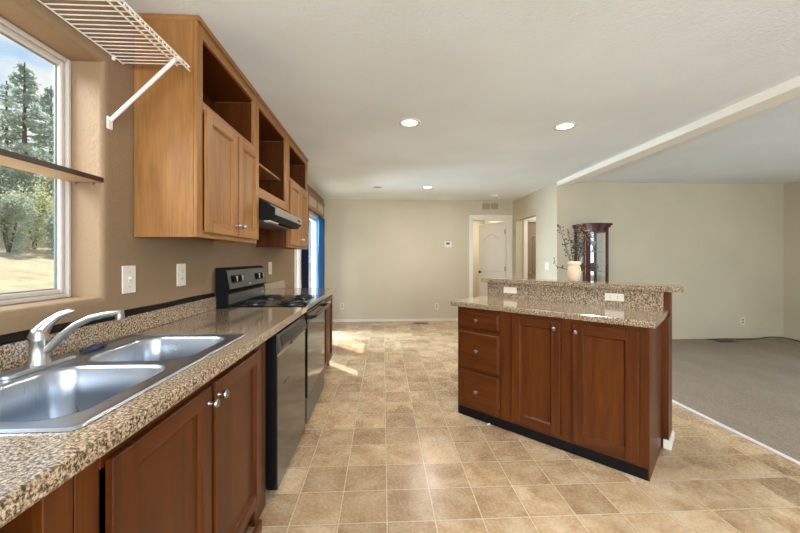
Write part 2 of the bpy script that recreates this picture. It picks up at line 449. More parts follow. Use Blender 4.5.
# kitchen window
def frame_boxes(mb, xa, xb, y0, y1, z0, z1, wd, bev=.004):
    mb.box(xa, xb, y0, y0 + wd, z0, z1, bev); mb.box(xa, xb, y1 - wd, y1, z0, z1, bev)
    mb.box(xa, xb, y0 + wd, y1 - wd, z0, z0 + wd, bev); mb.box(xa, xb, y0 + wd, y1 - wd, z1 - wd, z1, bev)
m = MB(); frame_boxes(m, -1.358, -1.315, WY0, WY1, WZ0, WZ1, .018)
win = m.build('window_1', VINYL); struct(win, 'vinyl framed window over the sink', 'window')
m = MB(); frame_boxes(m, -1.357, -1.327, WY0 + .018, WY1 - .018, WZ0 + .018, WZ1 - .018, .019); m.build('sash', VINYL, win)
m = MB(); frame_boxes(m, -1.353, -1.343, WY0 + .036, WY1 - .036, WZ0 + .036, WZ1 - .036, .006); m.build('gasket', mat('grey_green_gasket', (.16, .21, .20), .4), win)
m = MB(); m.box(-1.350, -1.346, WY0 + .036, WY1 - .036, WZ0 + .036, WZ1 - .036); m.build('pane', GLASS, win)

# sliding glass door
sl = thing('door_3', 'white sliding glass door beyond the counter', 'door', (XL - .1, (SY0 + SY1) / 2, 0)); sl['kind'] = 'structure'
m = MB(); frame_boxes(m, -1.36, -1.22, SY0, SY1, .0, SZ1, .055); m.build('frame', TRIMW, sl)
m = MB(); frame_boxes(m, -1.34, -1.30, SY0 + .055, 5.76, .055, SZ1 - .055, .06); m.box(-1.34, -1.30, 5.50, 5.70, .115, SZ1 - .115); m.build('sash', TRIMW, sl)
m = MB(); frame_boxes(m, -1.29, -1.25, 5.70, SY1 - .055, .055, SZ1 - .055, .06); m.build('sash', TRIMW, sl)
m = MB(); m.box(-1.322, -1.318, SY0 + .115, 5.50, .115, SZ1 - .115); m.build('pane', GLASS, sl)
m = MB(); m.box(-1.272, -1.268, 5.76, SY1 - .115, .115, SZ1 - .115); m.build('pane', GLASS, sl)
m = MB(); m.box(XL, XL + .016, SY0 - .07, SY0, 0, SZ1, .004); m.box(XL, XL + .016, SY1, SY1 + .07, 0, SZ1, .004)
struct(m.build('trim_5', TRIMW), 'white casing of the sliding door', 'trim')

# ------------------------------------------------------------------ cabinet parts
def L(xf): return lambda wv, o, z: (xf + o, wv, z)            # left run: width along y, outwards +x
def I(): return lambda wv, o, z: (wv, -o, z)                    # island local: width along x, outwards -y
def bx(mb, A, w0, w1, o0, o1, z0, z1, bev=0, mi=0):
    p, q = A(w0, o0, z0), A(w1, o1, z1)
    mb.box(p[0], q[0], p[1], q[1], p[2], p[2] if False else q[2], bev, mi)
def knob(A, wv, z, parent, o0):
    p = Vector(A(wv, o0, z)); d = Vector(A(wv, 1, z)) - Vector(A(wv, 0, z))
    m = MB(); m.lathe([(.008, 0), (.006, .004), (.006, .014), (.012, .017), (.0155, .022), (.0155, .026), (.012, .031), (.004, .033)], p, d, 16)
    return m.build('knob', NICKEL, parent, smooth=True)
def door(A, w0, w1, z0, z1, parent, W, hax, kn=None, st=.058, name='door'):
    m = MB(); t = .02
    bx(m, A, w0, w0 + st, .001, t, z0, z1, .003); bx(m, A, w1 - st, w1, .001, t, z0, z1, .003)
    bx(m, A, w0 + st, w1 - st, .001, t, z0, z0 + st, .003, 1); bx(m, A, w0 + st, w1 - st, .001, t, z1 - st, z1, .003, 1)
    d = m.build(name, [W[2], W[hax]], parent)
    m = MB(); i = st - .001
    bx(m, A, w0 + i, w1 - i, .001, .005, z0 + i, z1 - i)
    s = .008                                                       # sloped moulding around the panel
    a0, a1, b0, b1 = w0 + st, w1 - st, z0 + st, z1 - st
    o = [m.bm.verts.new(A(p, .0150, q)) for p, q in ((a0, b0), (a1, b0), (a1, b1), (a0, b1))]
    n = [m.bm.verts.new(A(p, .0052, q)) for p, q in ((a0 + s, b0 + s), (a1 - s, b0 + s), (a1 - s, b1 - s), (a0 + s, b1 - s))]
    m.bridge(o, n)
    m.build('door_panel', W[2], d)
    if kn: knob(A, kn[0], kn[1], d, t)
    return d
def drawer(A, w0, w1, z0, z1, parent, W, hax, kn):
    m = MB(); bx(m, A, w0, w1, .001, .016, z0, z1, .004); bx(m, A, w0 + .012, w1 - .012, .01, .021, z0 + .012, z1 - .012, .004)
    d = m.build('drawer', W[hax], parent); knob(A, kn[0], kn[1], d, .021); return d

# upper cabinets on the left wall
XF = -.89
def upper(name, y0, y1, z0, opening, rail_lo, label, doors, shelf=None, botrail=.038, xs=(.055, .055)):
    r = thing(name, label, 'cabinet', (XL, (y0 + y1) / 2, z0), group=None)
    A = L(XF); zt = CH - .006; zo0, zo1 = opening
    m = MB()
    m.box(XL + .004, XF - .018, y0, y0 + .016, z0, zt); m.build('side_panel', UW[2] if y0 < 2 else WOOD[2], r)  # near sides past the first cabinet use darker wood in place of shade
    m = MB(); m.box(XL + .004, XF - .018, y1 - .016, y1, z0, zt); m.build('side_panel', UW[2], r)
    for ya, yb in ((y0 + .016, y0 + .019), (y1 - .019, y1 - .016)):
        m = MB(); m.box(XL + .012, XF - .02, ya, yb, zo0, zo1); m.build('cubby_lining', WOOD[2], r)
    m = MB()
    m.box(XL + .004, XF - .018, y0 + .016, y1 - .016, z0 + .02, z0 + .036); m.box(XL + .004, XF - .018, y0 + .016, y1 - .016, zo0 - .02, zo0 - .004)
    m.box(XL + .004, XF - .018, y0 + .016, y1 - .016, zo1 + .004, zo1 + .02); m.box(XL + .004, XL + .012, y0 + .016, y1 - .016, z0 + .036, zo1)
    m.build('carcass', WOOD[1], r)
    m = MB(); f = -.018
    bx(m, A, y0, y0 + xs[0], f, 0, z0, zt, .002); bx(m, A, y1 - xs[1], y1, f, 0, z0, zt, .002)
    bx(m, A, y0 + xs[0], y1 - xs[1], f, 0, zo1, zt, .002, 1); bx(m, A, y0 + xs[0], y1 - xs[1], f, 0, rail_lo, zo0, .002, 1)
    if botrail: bx(m, A, y0 + xs[0], y1 - xs[1], f, 0, z0, z0 + botrail, .002, 1)
    m.build('face_frame', [UW[2], UW[1]], r)
    m = MB(); m.box(XL + .004, XF + .012, y0 - .004 if y0 < 2 else y0, y1, zt - .022, CH - .001, .004); m.build('top_moulding', UW[1], r)
    if shelf:
        m = MB(); m.box(XL + .012, XF - .05, y0 + .018, y1 - .07, shelf - .018, shelf, .002); m.build('shelf', UW[1], r)
    for d in doors: door(A, *d[:4], r, UW, 1, kn=d[4])
    return r
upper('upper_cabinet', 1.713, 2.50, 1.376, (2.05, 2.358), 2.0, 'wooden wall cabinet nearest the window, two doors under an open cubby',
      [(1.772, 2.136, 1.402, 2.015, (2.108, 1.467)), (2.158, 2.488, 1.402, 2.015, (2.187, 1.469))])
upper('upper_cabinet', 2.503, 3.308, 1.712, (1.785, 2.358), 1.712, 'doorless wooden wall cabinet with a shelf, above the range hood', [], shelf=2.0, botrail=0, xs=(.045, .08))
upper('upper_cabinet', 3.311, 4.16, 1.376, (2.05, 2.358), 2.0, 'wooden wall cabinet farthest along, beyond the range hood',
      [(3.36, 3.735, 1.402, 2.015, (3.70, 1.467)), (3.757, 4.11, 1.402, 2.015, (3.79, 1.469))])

# range hood
r = thing('range_hood', 'black range hood with grey front lip under the wall cabinets', 'range hood', (XL, 2.905, 1.53))
y0, y1 = 2.512, 3.30
m = MB(); m.prism([(XL + .004, y0, 1.545), (-.80, y0, 1.545), (-.766, y0, 1.572), (-.766, y0, 1.632), (-.885, y0, 1.704), (XL + .004, y0, 1.704)], (0, y1 - y0, 0)); m.build('body', BLACKM, r)
m = MB(); m.prism([(-.766, y0, 1.582), (-.757, y0, 1.582), (-.757, y0, 1.636), (-.80, y0, 1.66), (-.80, y0, 1.653), (-.766, y0, 1.632)], (0, y1 - y0, 0)); m.build('front_lip', HOODT, r)
m = MB(); m.box(-1.1, -.86, y0 + .02, y1 - .02, 1.536, 1.546, .002); m.build('grease_filter', mat('filter_mesh', (.25, .25, .24), .4, .8), r)
m = MB(); m.box(-.85, -.805, y0 + .02, y0 + .22, 1.534, 1.546, .003); m.build('light_lens', LENS, r)
for k in range(2):
    m = MB(); m.box(-.757, -.753, y1 - .16 + k * .05, y1 - .13 + k * .05, 1.60, 1.614, .001); m.build('switch', BLACK, r)

# cornice box over the sliding door
r = thing('valance_box', 'wooden valance box with grey inserts above the sliding door', 'valance', (XL, 5.4, 2.03))
y0, y1, z0, z1, xv = 4.45, 6.5, 2.03, 2.245, -1.085
m = MB(); m.box(XL + .004, xv, y0, y0 + .018, z0, z1); m.box(XL + .004, xv, y1 - .018, y1, z0, z1); m.box(XL + .004, xv + .012, y0 - .01, y1 + .01, z1, z1 + .018, .003); m.build('box_sides', UW[1], r)
m = MB(); m.box(xv - .018, xv, y0, y1, z0, z0 + .045, .002); m.box(xv - .018, xv, y0, y1, z1 - .035, z1, .002)
ys = [4.45, 5.15, 5.83, 6.5]
for k, yy in enumerate(ys): m.box(xv - .018, xv + .001, max(y0, yy - .03), min(y1, yy + .03), z0, z1, .002)
m.build('front_frame', UW[1], r)
for k in range(3):
    m = MB(); m.box(xv - .014, xv - .008, ys[k] + .03, ys[k + 1] - .03, z0 + .045, z1 - .035); m.build('insert_panel', FROST, r)
# curtains
def curtain(name, m0, y0, y1, x, amp, waves, label, z0=.03, z1=2.02):
    m = MB(); n = 60; rows = 12; vs = []
    for j in range(rows + 1):
        z = z0 + (z1 - z0) * j / rows; row = []
        for i in range(n + 1):
            t = i / n; sp = 1 - .12 * math.sin(math.pi * j / rows)
            y = (y0 + y1) / 2 + (t - .5) * (y1 - y0) * sp
            row.append(m.bm.verts.new((x + amp * math.sin(t * waves * 2 * math.pi + .5 * math.sin(j * .7)), y, z)))
        vs.append(row)
    for j in range(rows):
        for i in range(n): m.bm.faces.new((vs[j][i], vs[j][i + 1], vs[j + 1][i + 1], vs[j + 1][i]))
    o = m.build(name, m0, smooth=True, ang=3)
    md = o.modifiers.new('thick', 'SOLIDIFY'); md.thickness = .003
    return tag(o, label, 'curtain')
curtain('curtain', BLUE, 6.17, 6.78, -1.135, .026, 4, 'bright blue curtain at the far side of the sliding door')
curtain('curtain', NAVY, 4.9, 5.36, -1.135, .022, 4, 'dark navy curtain at the near side of the sliding door')

# ------------------------------------------------------------------ base run
XB = -.605
CT = .92
A = L(XB)
def base_carcass(r, y0, y1, ztop=.878, open_drawer=None):
    m = MB()
    m.box(XL + .004, XB - .02, y0, y0 + .016, .09, ztop); m.box(XL + .004, XB - .02, y1 - .016, y1, .09, ztop)
    m.box(XL + .004, XB - .02, y0 + .016, y1 - .016, .09, .106); m.box(XL + .004, XL + .012, y0 + .016, y1 - .016, .1, ztop)
    m.build('carcass', WOOD[2], r)
    m = MB(); m.box(XL + .1, XB - .03, y0, y1, 0, .09); m.build('toe_kick', WOOD[1], r)
r = thing('base_cabinet', 'wooden sink base cabinet with two paneled doors under the sink', 'cabinet', (XL, 1.27, 0))
base_carcass(r, .715, 1.825)
m = MB(); f = -.02
bx(m, A, .715, .775, f, 0, .09, .878, .002); bx(m, A, 1.68, 1.825, f, 0, .0, .878, .002)
bx(m, A, .775, 1.68, f, 0, .82, .878, .002, 1); bx(m, A, .775, 1.68, f, 0, .09, .14, .002, 1); bx(m, A, 1.205, 1.265, f, -.001, .14, .82, .002)
m.build('face_frame', [WOOD[2], WOOD[1]], r)
door(A, .785, 1.222, .12, .838, r, WOOD, 1, kn=(1.203, .785))
door(A, 1.246, 1.70, .12, .838, r, WOOD, 1, kn=(1.272, .789))
r = thing('base_cabinet', 'wooden base cabinet with a dark empty drawer hole, left of the sink cabinet', 'cabinet', (XL, .1, 0))
base_carcass(r, -.55, .712)
m = MB()
bx(m, A, .65, .712, f, 0, .0, .878, .002); bx(m, A, -.55, -.49, f, 0, .09, .878, .002)
bx(m, A, -.49, .65, f, 0, .846, .878, .002, 1); bx(m, A, -.49, .65, f, 0, .64, .70, .002, 1); bx(m, A, -.49, .65, f, 0, .09, .14, .002, 1)
m.build('face_frame', [WOOD[2], WOOD[1]], r)
door(A, -.5, .07, .12, .67, r, WOOD, 1, kn=(.05, .62)); door(A, .09, .655, .12, .67, r, WOOD, 1, kn=(.115, .62))
m = MB(); m.box(-1.0, XB - .02, -.47, .64, .70, .704); m.build('drawer_runner', SLOT, r)
r = thing('base_cabinet', 'narrow end cabinet past the range, at the far end of the counter', 'cabinet', (XL, 3.76, 0))
A2 = L(-.615); y0, y1 = 3.355, 4.17
m = MB(); m.box(XL + .004, -.635, y0, y0 + .016, .09, .878); m.box(XL + .004, -.635, y1 - .016, y1, 0, .878); m.box(XL + .004, -.635, y0, y1, .09, .106); m.build('carcass', WOOD[2], r)
m = MB(); m.box(XL + .1, -.66, y0, y1, 0, .09); m.build('toe_kick', WOOD[1], r)
m = MB()
bx(m, A2, y0, y0 + .05, f, 0, .09, .878, .002); bx(m, A2, y1 - .05, y1, f, 0, .09, .878, .002); bx(m, A2, y0 + .05, y1 - .05, f, 0, .83, .878, .002, 1); bx(m, A2, y0 + .05, y1 - .05, f, 0, .09, .14, .002, 1)
m.build('face_frame', [WOOD[2], WOOD[1]], r)
door(A2, y0 + .03, 3.755, .12, .845, r, WOOD, 1, kn=(3.72, .80)); door(A2, 3.77, y1 - .03, .12, .845, r, WOOD, 1, kn=(3.80, .80))

# counter top with the sink cut-out
SX0, SX1, SYa, SYb = -1.145, -.628, .742, 1.642
EX = -.556
r = thing('countertop', 'long speckled brown laminate countertop around the sink', 'countertop', (XL, 1.0, .88))
m = MB(); c0, c1, ca, cb = SX0 + .02, SX1 - .02, SYa + .02, SYb - .02
m.box(XL, EX - .02, -.6, ca, CT - .04, CT); m.box(XL, EX - .02, cb, 2.56, CT - .04, CT)
m.box(XL, c0, ca, cb, CT - .04, CT); m.box(c1, EX - .02, ca, cb, CT - .04, CT)
prof = [(EX - .02, CT), (EX - .008, CT), (EX - .002, CT - .003), (EX, CT - .009), (EX, CT - .034), (EX - .003, CT - .04), (EX - .02, CT - .04)]
m.prism([(x, -.6, z) for x, z in prof], (0, 3.16, 0))
m.build('slab', GRAN, r)
m = MB(); m.box(XL + .001, XL + .021, -.6, 2.493, CT, 1.007, .003); m.build('backsplash', GRAN, r)
m = MB(); m.box(EX - .10, EX - .001, 2.56, 2.566, CT - .038, CT - .001); m.box(EX - .001, EX + .001, 2.42, 2.566, CT - .034, CT - .006); m.build('raw_end', mat('raw_chipboard', (.62, .47, .30), .7), r)
r = thing('countertop', 'short speckled laminate countertop past the range', 'countertop', (XL, 3.77, .88))
m = MB(); m.box(XL, EX - .02, 3.345, 4.20, CT - .04, CT); m.prism([(x, 3.345, z) for x, z in prof], (0, .855, 0)); m.build('slab', GRAN, r)
m = MB(); m.box(XL + .001, XL + .021, 3.345, 4.20, CT, 1.015, .003); m.build('backsplash', GRAN, r)
# black strip left along the top of the backsplash
m = MB(); n = 40; prev = None
for i in range(n + 1):
    y = -.6 + 3.085 * i / n; wob = .004 * math.sin(i * .9)
    lp = [m.bm.verts.new(p) for p in ((XL + .001, y, 1.008), (XL + .016 + wob, y, 1.008), (XL + .019 + wob, y, 1.017), (XL + .012, y, 1.030 + wob * .5), (XL + .001, y, 1.034 + wob * .5))]
    if prev: m.bridge(prev, lp)
    else: m.bm.faces.new(lp)
    prev = lp
m.bm.faces.new(prev)
struct(m.build('trim_6', BLACKM, smooth=True), 'black strip along the wall above the speckled backsplash', 'trim')

# ------------------------------------------------------------------ sink
def rrect(x0, x1, y0, y1, r, n=8):
    pts = []
    for cx, cy, a in ((x1 - r, y1 - r, 0), (x0 + r, y1 - r, 90), (x0 + r, y0 + r, 180), (x1 - r, y0 + r, 270)):
        for i in range(n + 1):
            t = R(a + 90 * i / n); pts.append((cx + r * math.cos(t), cy + r * math.sin(t)))
    return pts
r = thing('kitchen_sink', 'double bowl stainless steel sink set in the speckled counter', 'sink', (-.89, 1.19, CT))
zr = CT + .007
def loopv(m, pts, z): return [m.bm.verts.new((x, y, z)) for x, y in pts]
bowls = [(-1.045, -.69, .795, 1.18), (-1.045, -.69, 1.235, 1.60)]
m = MB()
o3 = loopv(m, rrect(SX0, SX1, SYa, SYb, .022), CT + .001); o2 = loopv(m, rrect(SX0 + .004, SX1 - .004, SYa + .004, SYb - .004, .02), zr)
o1 = loopv(m, rrect(SX0 + .014, SX1 - .014, SYa + .014, SYb - .014, .016), zr + .001); o0 = loopv(m, rrect(SX0 + .02, SX1 - .02, SYa + .02, SYb - .02, .013), zr - .003)
m.bridge(o3, o2); m.bridge(o2, o1); m.bridge(o1, o0)
edges = []
def lv(l): return [m.bm.edges.get((l[i], l[(i + 1) % len(l)])) or m.bm.edges.new((l[i], l[(i + 1) % len(l)])) for i in range(len(l))]
edges += lv(o0)
holes = []
for b4 in bowls:
    x0, x1, y0, y1 = b4
    h = loopv(m, rrect(x0 - .008, x1 + .008, y0 - .008, y1 + .008, .085), zr - .003); edges += lv(h); holes.append(h)
bmesh.ops.triangle_fill(m.bm, edges=edges, use_beauty=True, use_dissolve=False)
deck = m.build('rim_deck', STEEL, r, smooth=True, ang=.5)
for b4 in bowls:
    x0, x1, y0, y1 = b4; m = MB(); prev = None
    for ins, z, rad in ((-.009, zr - .0025, .086), (-.003, zr - .005, .08), (.002, zr - .014, .076), (.008, CT - .09, .072), (.014, CT - .15, .066), (.024, CT - .172, .06), (.05, CT - .182, .045), (.11, CT - .185, .03)):
        lp = loopv(m, rrect(x0 + ins, x1 - ins, y0 + ins, y1 - ins, rad), z)
        if prev: m.bridge(prev, lp)
        prev = lp
    m.bm.faces.new(prev)
    bo = m.build('bowl', STEEL, r, smooth=True, ang=.9)
    q = MB(); q.lathe([(.045, 0), (.045, .003), (.038, .004), (.03, -.001), (.004, -.001)], ((x0 + x1) / 2 - .02, (y0 + y1) / 2, CT - .1845), (0, 0, 1), 24); q.build('drain', NICKEL, bo, smooth=True)
# faucet
r = thing('faucet', 'brushed single-lever kitchen faucet behind the sink bowls', 'faucet', (-1.095, 1.165, zr))
fx, fy = -1.098, 1.168
m = MB(); prof = rrect(fx - .028, fx + .028, fy - .12, fy + .12, .027)
prev = None
for s, z in ((1, zr - .002), (1, zr + .006), (.93, zr + .011)):
    lp = [m.bm.verts.new((fx + (x - fx) * s, fy + (y - fy) * s, z)) for x, y in prof]
    if prev: m.bridge(prev, lp)
    prev = lp
m.bm.faces.new(prev); m.build('base_plate', STEEL, r, smooth=True)
m = MB(); m.lathe([(.031, 0), (.028, .012), (.0245, .02), (.024, .075), (.0255, .078), (.0255, .082), (.024, .085), (.0235, .098), (.02, .112), (.01, .12), (.001, .122)], (fx, fy, zr + .008), (0, 0, 1), 24); m.build('body', NICKEL, r, smooth=True)
m = MB()
pts = [(fx + .01, fy, zr + .045), (fx + .03, fy + .003, zr + .062), (fx + .062, fy + .007, zr + .097), (fx + .10, fy + .012, zr + .130), (fx + .142, fy + .018, zr + .152), (fx + .185, fy + .025, zr + .162), (fx + .218, fy + .031, zr + .166), (fx + .232, fy + .033, zr + .164)]
m.tube(pts, [.012, .012, .0115, .011, .0105, .0105, .0108, .0112], 14); m.build('spout', NICKEL, r, smooth=True)
m = MB(); m.lathe([(.0125, .006), (.0125, -.010), (.0115, -.014), (.004, -.014)], (fx + .225, fy + .032, zr + .157), (0, 0, 1), 16); m.build('aerator', NICKEL, r, smooth=True)
m = MB()
pts = [(fx - .006, fy, zr + .09), (fx + .001, fy + .004, zr + .115), (fx + .018, fy + .012, zr + .140), (fx + .042, fy + .022, zr + .162), (fx + .068, fy + .03, zr + .173), (fx + .08, fy + .032, zr + .175)]
m.tube(pts, [.025, .022, .015, .011, .009, .004], 14); m.build('lever', NICKEL, r, smooth=True)
m = MB(); m.lathe([(.004, 0), (.004, .004), (.001, .005)], (fx + .019, fy - .004, zr + .108), (1, -.25, .2), 10); m.build('temperature_dot', RED, r)
m = MB(); m.tube([(-1.115, 1.34, zr + .004), (-1.10, 1.38, zr + .008), (-1.10, 1.42, zr + .006), (-1.11, 1.45, zr + .002)], [.006, .011, .01, .004], 8)
tag(m.build('plastic_scrap', mat('dark_blue_film', (.02, .03, .07), .12), smooth=True), 'small dark glossy scrap on the sink deck behind the far bowl', 'scrap')

# ------------------------------------------------------------------ dishwasher
r = thing('dishwasher', 'dark steel dishwasher pulled slightly out from under the counter', 'dishwasher', (-.88, 2.2, 0))
y0, y1, xd = 1.885, 2.545, -.562
m = MB(); m.box(XL + .06, xd - .03, y0 + .01, y1 - .01, .10, .872); m.box(XL + .1, xd - .08, y0 + .015, y1 - .015, .0, .10); m.build('tub', BLACKM, r)
m = MB(); m.box(xd - .055, xd - .004, y0, y1, .035, .862, .003); m.build('door', BLACK, r)
m = MB(); m.box(xd - .004, xd, y0 + .002, y1 - .002, .035, .755, .0015); m.build('door_skin', DWFACE, r)
m = MB(); m.box(xd - .004, xd + .003, y0 + .002, y1 - .002, .746, .758, .002); m.build('door_edge_strip', NICKEL, r)
m = MB(); m.prism([(xd - .008, y0 + .001, .762), (xd + .004, y0 + .001, .762), (xd + .012, y0 + .001, .775), (xd - .004, y0 + .001, .862), (xd - .008, y0 + .001, .862)], (0, y1 - y0 - .002, 0))
cp = m.build('control_panel', DWPAN, r)
m = MB(); m.prism([(xd + .0105, y0 + .05, .79), (xd + .0125, y0 + .05, .79), (xd + .0025, y0 + .05, .845), (xd + .0005, y0 + .05, .845)], (0, y1 - y0 - .1, 0)); m.build('button_strip', BLACK, cp)
m = MB(); m.prism([(xd + .002, y0 + .24, .757), (xd + .016, y0 + .24, .760), (xd + .016, y0 + .24, .775), (xd + .002, y0 + .24, .79)], (0, .17, 0)); m.build('handle_pocket', BLACK, cp)
m = MB()
for yy, zz, ww in ((2.0, .56, .03), (2.035, .556, .02), (2.06, .562, .028), (2.095, .555, .022)): m.box(xd, xd + .0006, yy, yy + ww, zz, zz + .014)
m.build('worn_badge', mat('worn_badge_mark', (.05, .05, .05), .5), r)

# ------------------------------------------------------------------ range
r = thing('electric_range', 'black electric coil range between the counter runs', 'range', (-.88, 2.955, 0))
y0, y1, xo = 2.575, 3.335, -.555
m = MB(); m.box(-1.17, xo - .045, y0 + .002, y1 - .002, .02, .905); m.build('body', BLACKM, r)
m = MB(); m.box(-1.15, xo - .002, y0, y1, .905, .925, .006); m.build('cooktop', BLACK, r)
m = MB(); m.box(xo - .005, xo + .006, y0, y1, .895, .926, .003); m.build('front_edge', NICKEL, r)
m = MB(); m.box(xo - .045, xo, y0 + .004, y1 - .004, .245, .875, .006); od = m.build('oven_door', BLACK, r)
m = MB(); m.box(xo, xo + .002, y0 + .012, y1 - .012, .255, .80, .001); m.build('door_glass', OVENF, od)
m = MB()
hp = [(xo, y0 + .03, .835), (xo + .04, y0 + .045, .84)] + [(xo + .047, y0 + .06 + (y1 - y0 - .12) * i / 8, .84) for i in range(9)] + [(xo + .04, y1 - .045, .84), (xo, y1 - .03, .835)]
m.tube(hp, .014, 10); m.build('handle', BLACK, od, smooth=True)
m = MB(); m.box(xo - .045, xo - .002, y0 + .004, y1 - .004, .055, .235, .006); m.build('storage_drawer', GREYP, r)
y0, y1 = 2.495, 3.275
# back guard
m = MB(); m.prism([(-1.17, y0, .9212), (-1.09, y0, .9212), (-1.09, y0, 1.02), (-1.105, y0, 1.035), (-1.075, y0, 1.05), (-1.10, y0, 1.19), (-1.125, y0, 1.205), (-1.17, y0, 1.205)], (0, y1 - y0, 0)); bgd = m.build('backguard', BLACKM, r)
def face(yy, t): return Vector((-1.0755 - .025 * t, yy, 1.05 + .14 * t))
nx = Vector((.14, 0, .025)).normalized()
m = MB(); m.prism([face(y0 + .008, .03), face(y0 + .008, .98), face(y1 - .008, .98), face(y1 - .008, .03)], nx * .003); m.build('control_face', mat('grey_control_face', (.085, .085, .08), .4, .3), bgd)
m = MB(); m.prism([(-1.0905, y0 + .02, .945), (-1.0905, y0 + .02, 1.015), (-1.0905, y1 - .02, 1.015), (-1.0905, y1 - .02, .945)], (.003, 0, 0)); m.build('lower_band', GREYP, bgd)
for a0, a1 in ((.05, .25), (.51, .70)):
    m = MB(); m.prism([face(y0 + a0, .28), face(y0 + a0, .72), face(y0 + a1, .72), face(y0 + a1, .28)], nx * .0045); m.build('knob_plate', BLACK, bgd)
for dy in (.10, .20, .56, .66):
    m = MB(); p = face(y0 + dy, .5); m.lathe([(.024, 0), (.023, .016), (.019, .018), (.004, .019)], p + nx * .004, nx, 20); k = m.build('knob', BLACKM, bgd, smooth=True)
    m = MB(); q = p + nx * .022; m.box(q.x - .01, q.x + .008, q.y - .004, q.y + .004, q.z - .02, q.z + .02, .002); m.build('knob', NICKEL, bgd)
m = MB(); m.prism([face(y0 + .31, .30), face(y0 + .31, .80), face(y0 + .45, .80), face(y0 + .45, .30)], nx * .0042); m.build('clock_display', LED, bgd)
m = MB(); m.prism([face(y0 + .36, .12), face(y0 + .36, .17), face(y0 + .41, .17), face(y0 + .41, .12)], nx * .0042); m.build('badge', NICKEL, bgd)
m = MB(); m.box(-1.0875, -1.086, y1 - .10, y1 - .045, .968, .98); m.build('badge', NICKEL, bgd)
y0, y1 = 2.575, 3.335
for bxx, byy, br in ((-.99, 2.76, .075), (-.99, 3.13, .095), (-.71, 2.76, .095), (-.71, 3.13, .075)):
    m = MB(); m.lathe([(br + .022, 0), (br + .022, .005), (br + .012, .007), (br * .5, .002), (.01, .001)], (bxx, byy, .925), (0, 0, 1), 28); bu = m.build('drip_pan', PAN, r, smooth=True)
    pts = [(bxx + math.cos(t) * rr, byy + math.sin(t) * rr, .938) for t, rr in [(i * .3, .018 + (br - .018) * i / 70) for i in range(71)]]
    m = MB(); m.tube(pts, .006, 6); m.build('burner_coil', COIL, bu, smooth=True)

# ------------------------------------------------------------------ wire shelf, window shelf, wall plates, loose trim
r = thing('wire_shelf', 'white coated wire shelf on the wall above the sink window', 'shelf', (XL, 1.0, 2.16))
y0, y1, zs, xf = .12, 1.643, 2.158, -.892
m = MB(); m.tube([(XL + .006, y0, zs), (XL + .006, y1, zs)], .0032, 6); m.tube([(XL + .006 + .17, y0, zs - .004), (XL + .006 + .17, y1, zs - .004)], .0001, 3)
for yy in (.4, 1.0, 1.585): m.box(XL, XL + .012, yy - .006, yy + .006, zs - .016, zs + .006, .002)
m.build('wall_rail', WIRE, r, smooth=True)
m = MB(); n = 60
for i in range(n):
    yy = y1 - .006 - i * .0262
    if yy < y0: break
    m.tube([(XL + .004, yy, zs + .002), (xf - .004, yy, zs + .002), (xf + .001, yy, zs - .003), (xf + .001, yy, zs - .022)], .0021, 6)
m.build('wire_deck', WIRE, r, smooth=True)
m = MB(); m.tube([(xf + .002, y0, zs - .020), (xf + .002, y1 + .006, zs - .020)], .0036, 6); m.tube([(xf + .002, y0, zs - .002), (xf + .002, y1 + .004, zs - .002)], .0032, 6); m.tube([(xf - .05, y0, zs - .002), (xf - .05, y1, zs - .002)], .0034, 6); m.build('front_rail', WIRE, r, smooth=True)
m = MB(); m.tube([(XL + .008, 1.566, 1.872), (xf - .006, 1.566, zs - .008)], .0085, 10); m.box(XL, XL + .007, 1.552, 1.580, 1.832, 1.886, .002); m.tube([(xf - .01, 1.566, zs - .004), (xf + .006, 1.566, zs - .014)], .006, 8); m.build('support_brace', WIRE, r, smooth=True)
r = thing('window_shelf', 'thin wooden plank shelf spanning the window opening', 'shelf', (-1.285, .96, 1.604))
m = MB(); m.box(-1.318, -1.187, WY0 + .002, WY1 - .003, 1.596, 1.606); m.build('plank', mat('pale_plank', (.55, .37, .22), .5), r)
m = MB(); m.box(-1.187, -1.183, WY0 + .002, WY1 - .003, 1.595, 1.615, .001); m.build('dark_edge', mat('dark_edge_band', (.03, .018, .014), .4), r)
for xx in (-1.295, -1.225):
    m = MB(); m.tube([(xx, WY1 - .001, 1.591), (xx, WY1 - .016, 1.591)], .0045, 8); m.build('shelf_pin', NICKEL, r)

def plate_x(name, label, y, z, toggle=False, wd=.07, ht=.115, x=XL, rows=2, group=None, s=1, pm=None):
    pm = pm or PLATE
    r = thing(name, label, 'outlet' if 'outlet' in name else 'switch', (x, y, z), local=True)
    m = MB(); m.box(0, s * .006, -wd / 2, wd / 2, -ht / 2, ht / 2, .002); m.build('cover_plate', pm, r)
    if toggle:
        m = MB(); m.box(s * .006, s * .008, -.006, .006, -.013, .013); m.box(s * .007, s * .017, -.004, .004, .0, .012, .001); m.build('toggle', pm, r)
        for zz in (.034, -.034): m = MB(); m.tube([(s * .005, 0, zz), (s * .0072, 0, zz)], .003, 8); m.build('screw', GRILLE, r)
    else:
        for zz in (.021, -.021):
            m = MB(); m.box(s * .006, s * .0085, -.016, .016, zz - .014, zz + .014, .003); rc = m.build('receptacle', pm, r)
            m = MB(); m.box(s * .0084, s * .009, -.008, -.0055, zz - .004, zz + .006); m.box(s * .0084, s * .009, .0055, .008, zz - .004, zz + .006); m.box(s * .0084, s * .009, -.002, .002, zz - .011, zz - .007); m.build('slots', SLOT, rc)
    return r
plate_x('light_switch', 'ivory switch plate on the tan wall right of the window', 1.68, 1.1755, True, .085, .128)
plate_x('wall_outlet', 'ivory outlet on the tan wall under the nearest wall cabinet', 2.102, 1.1765, False, .088, .130)
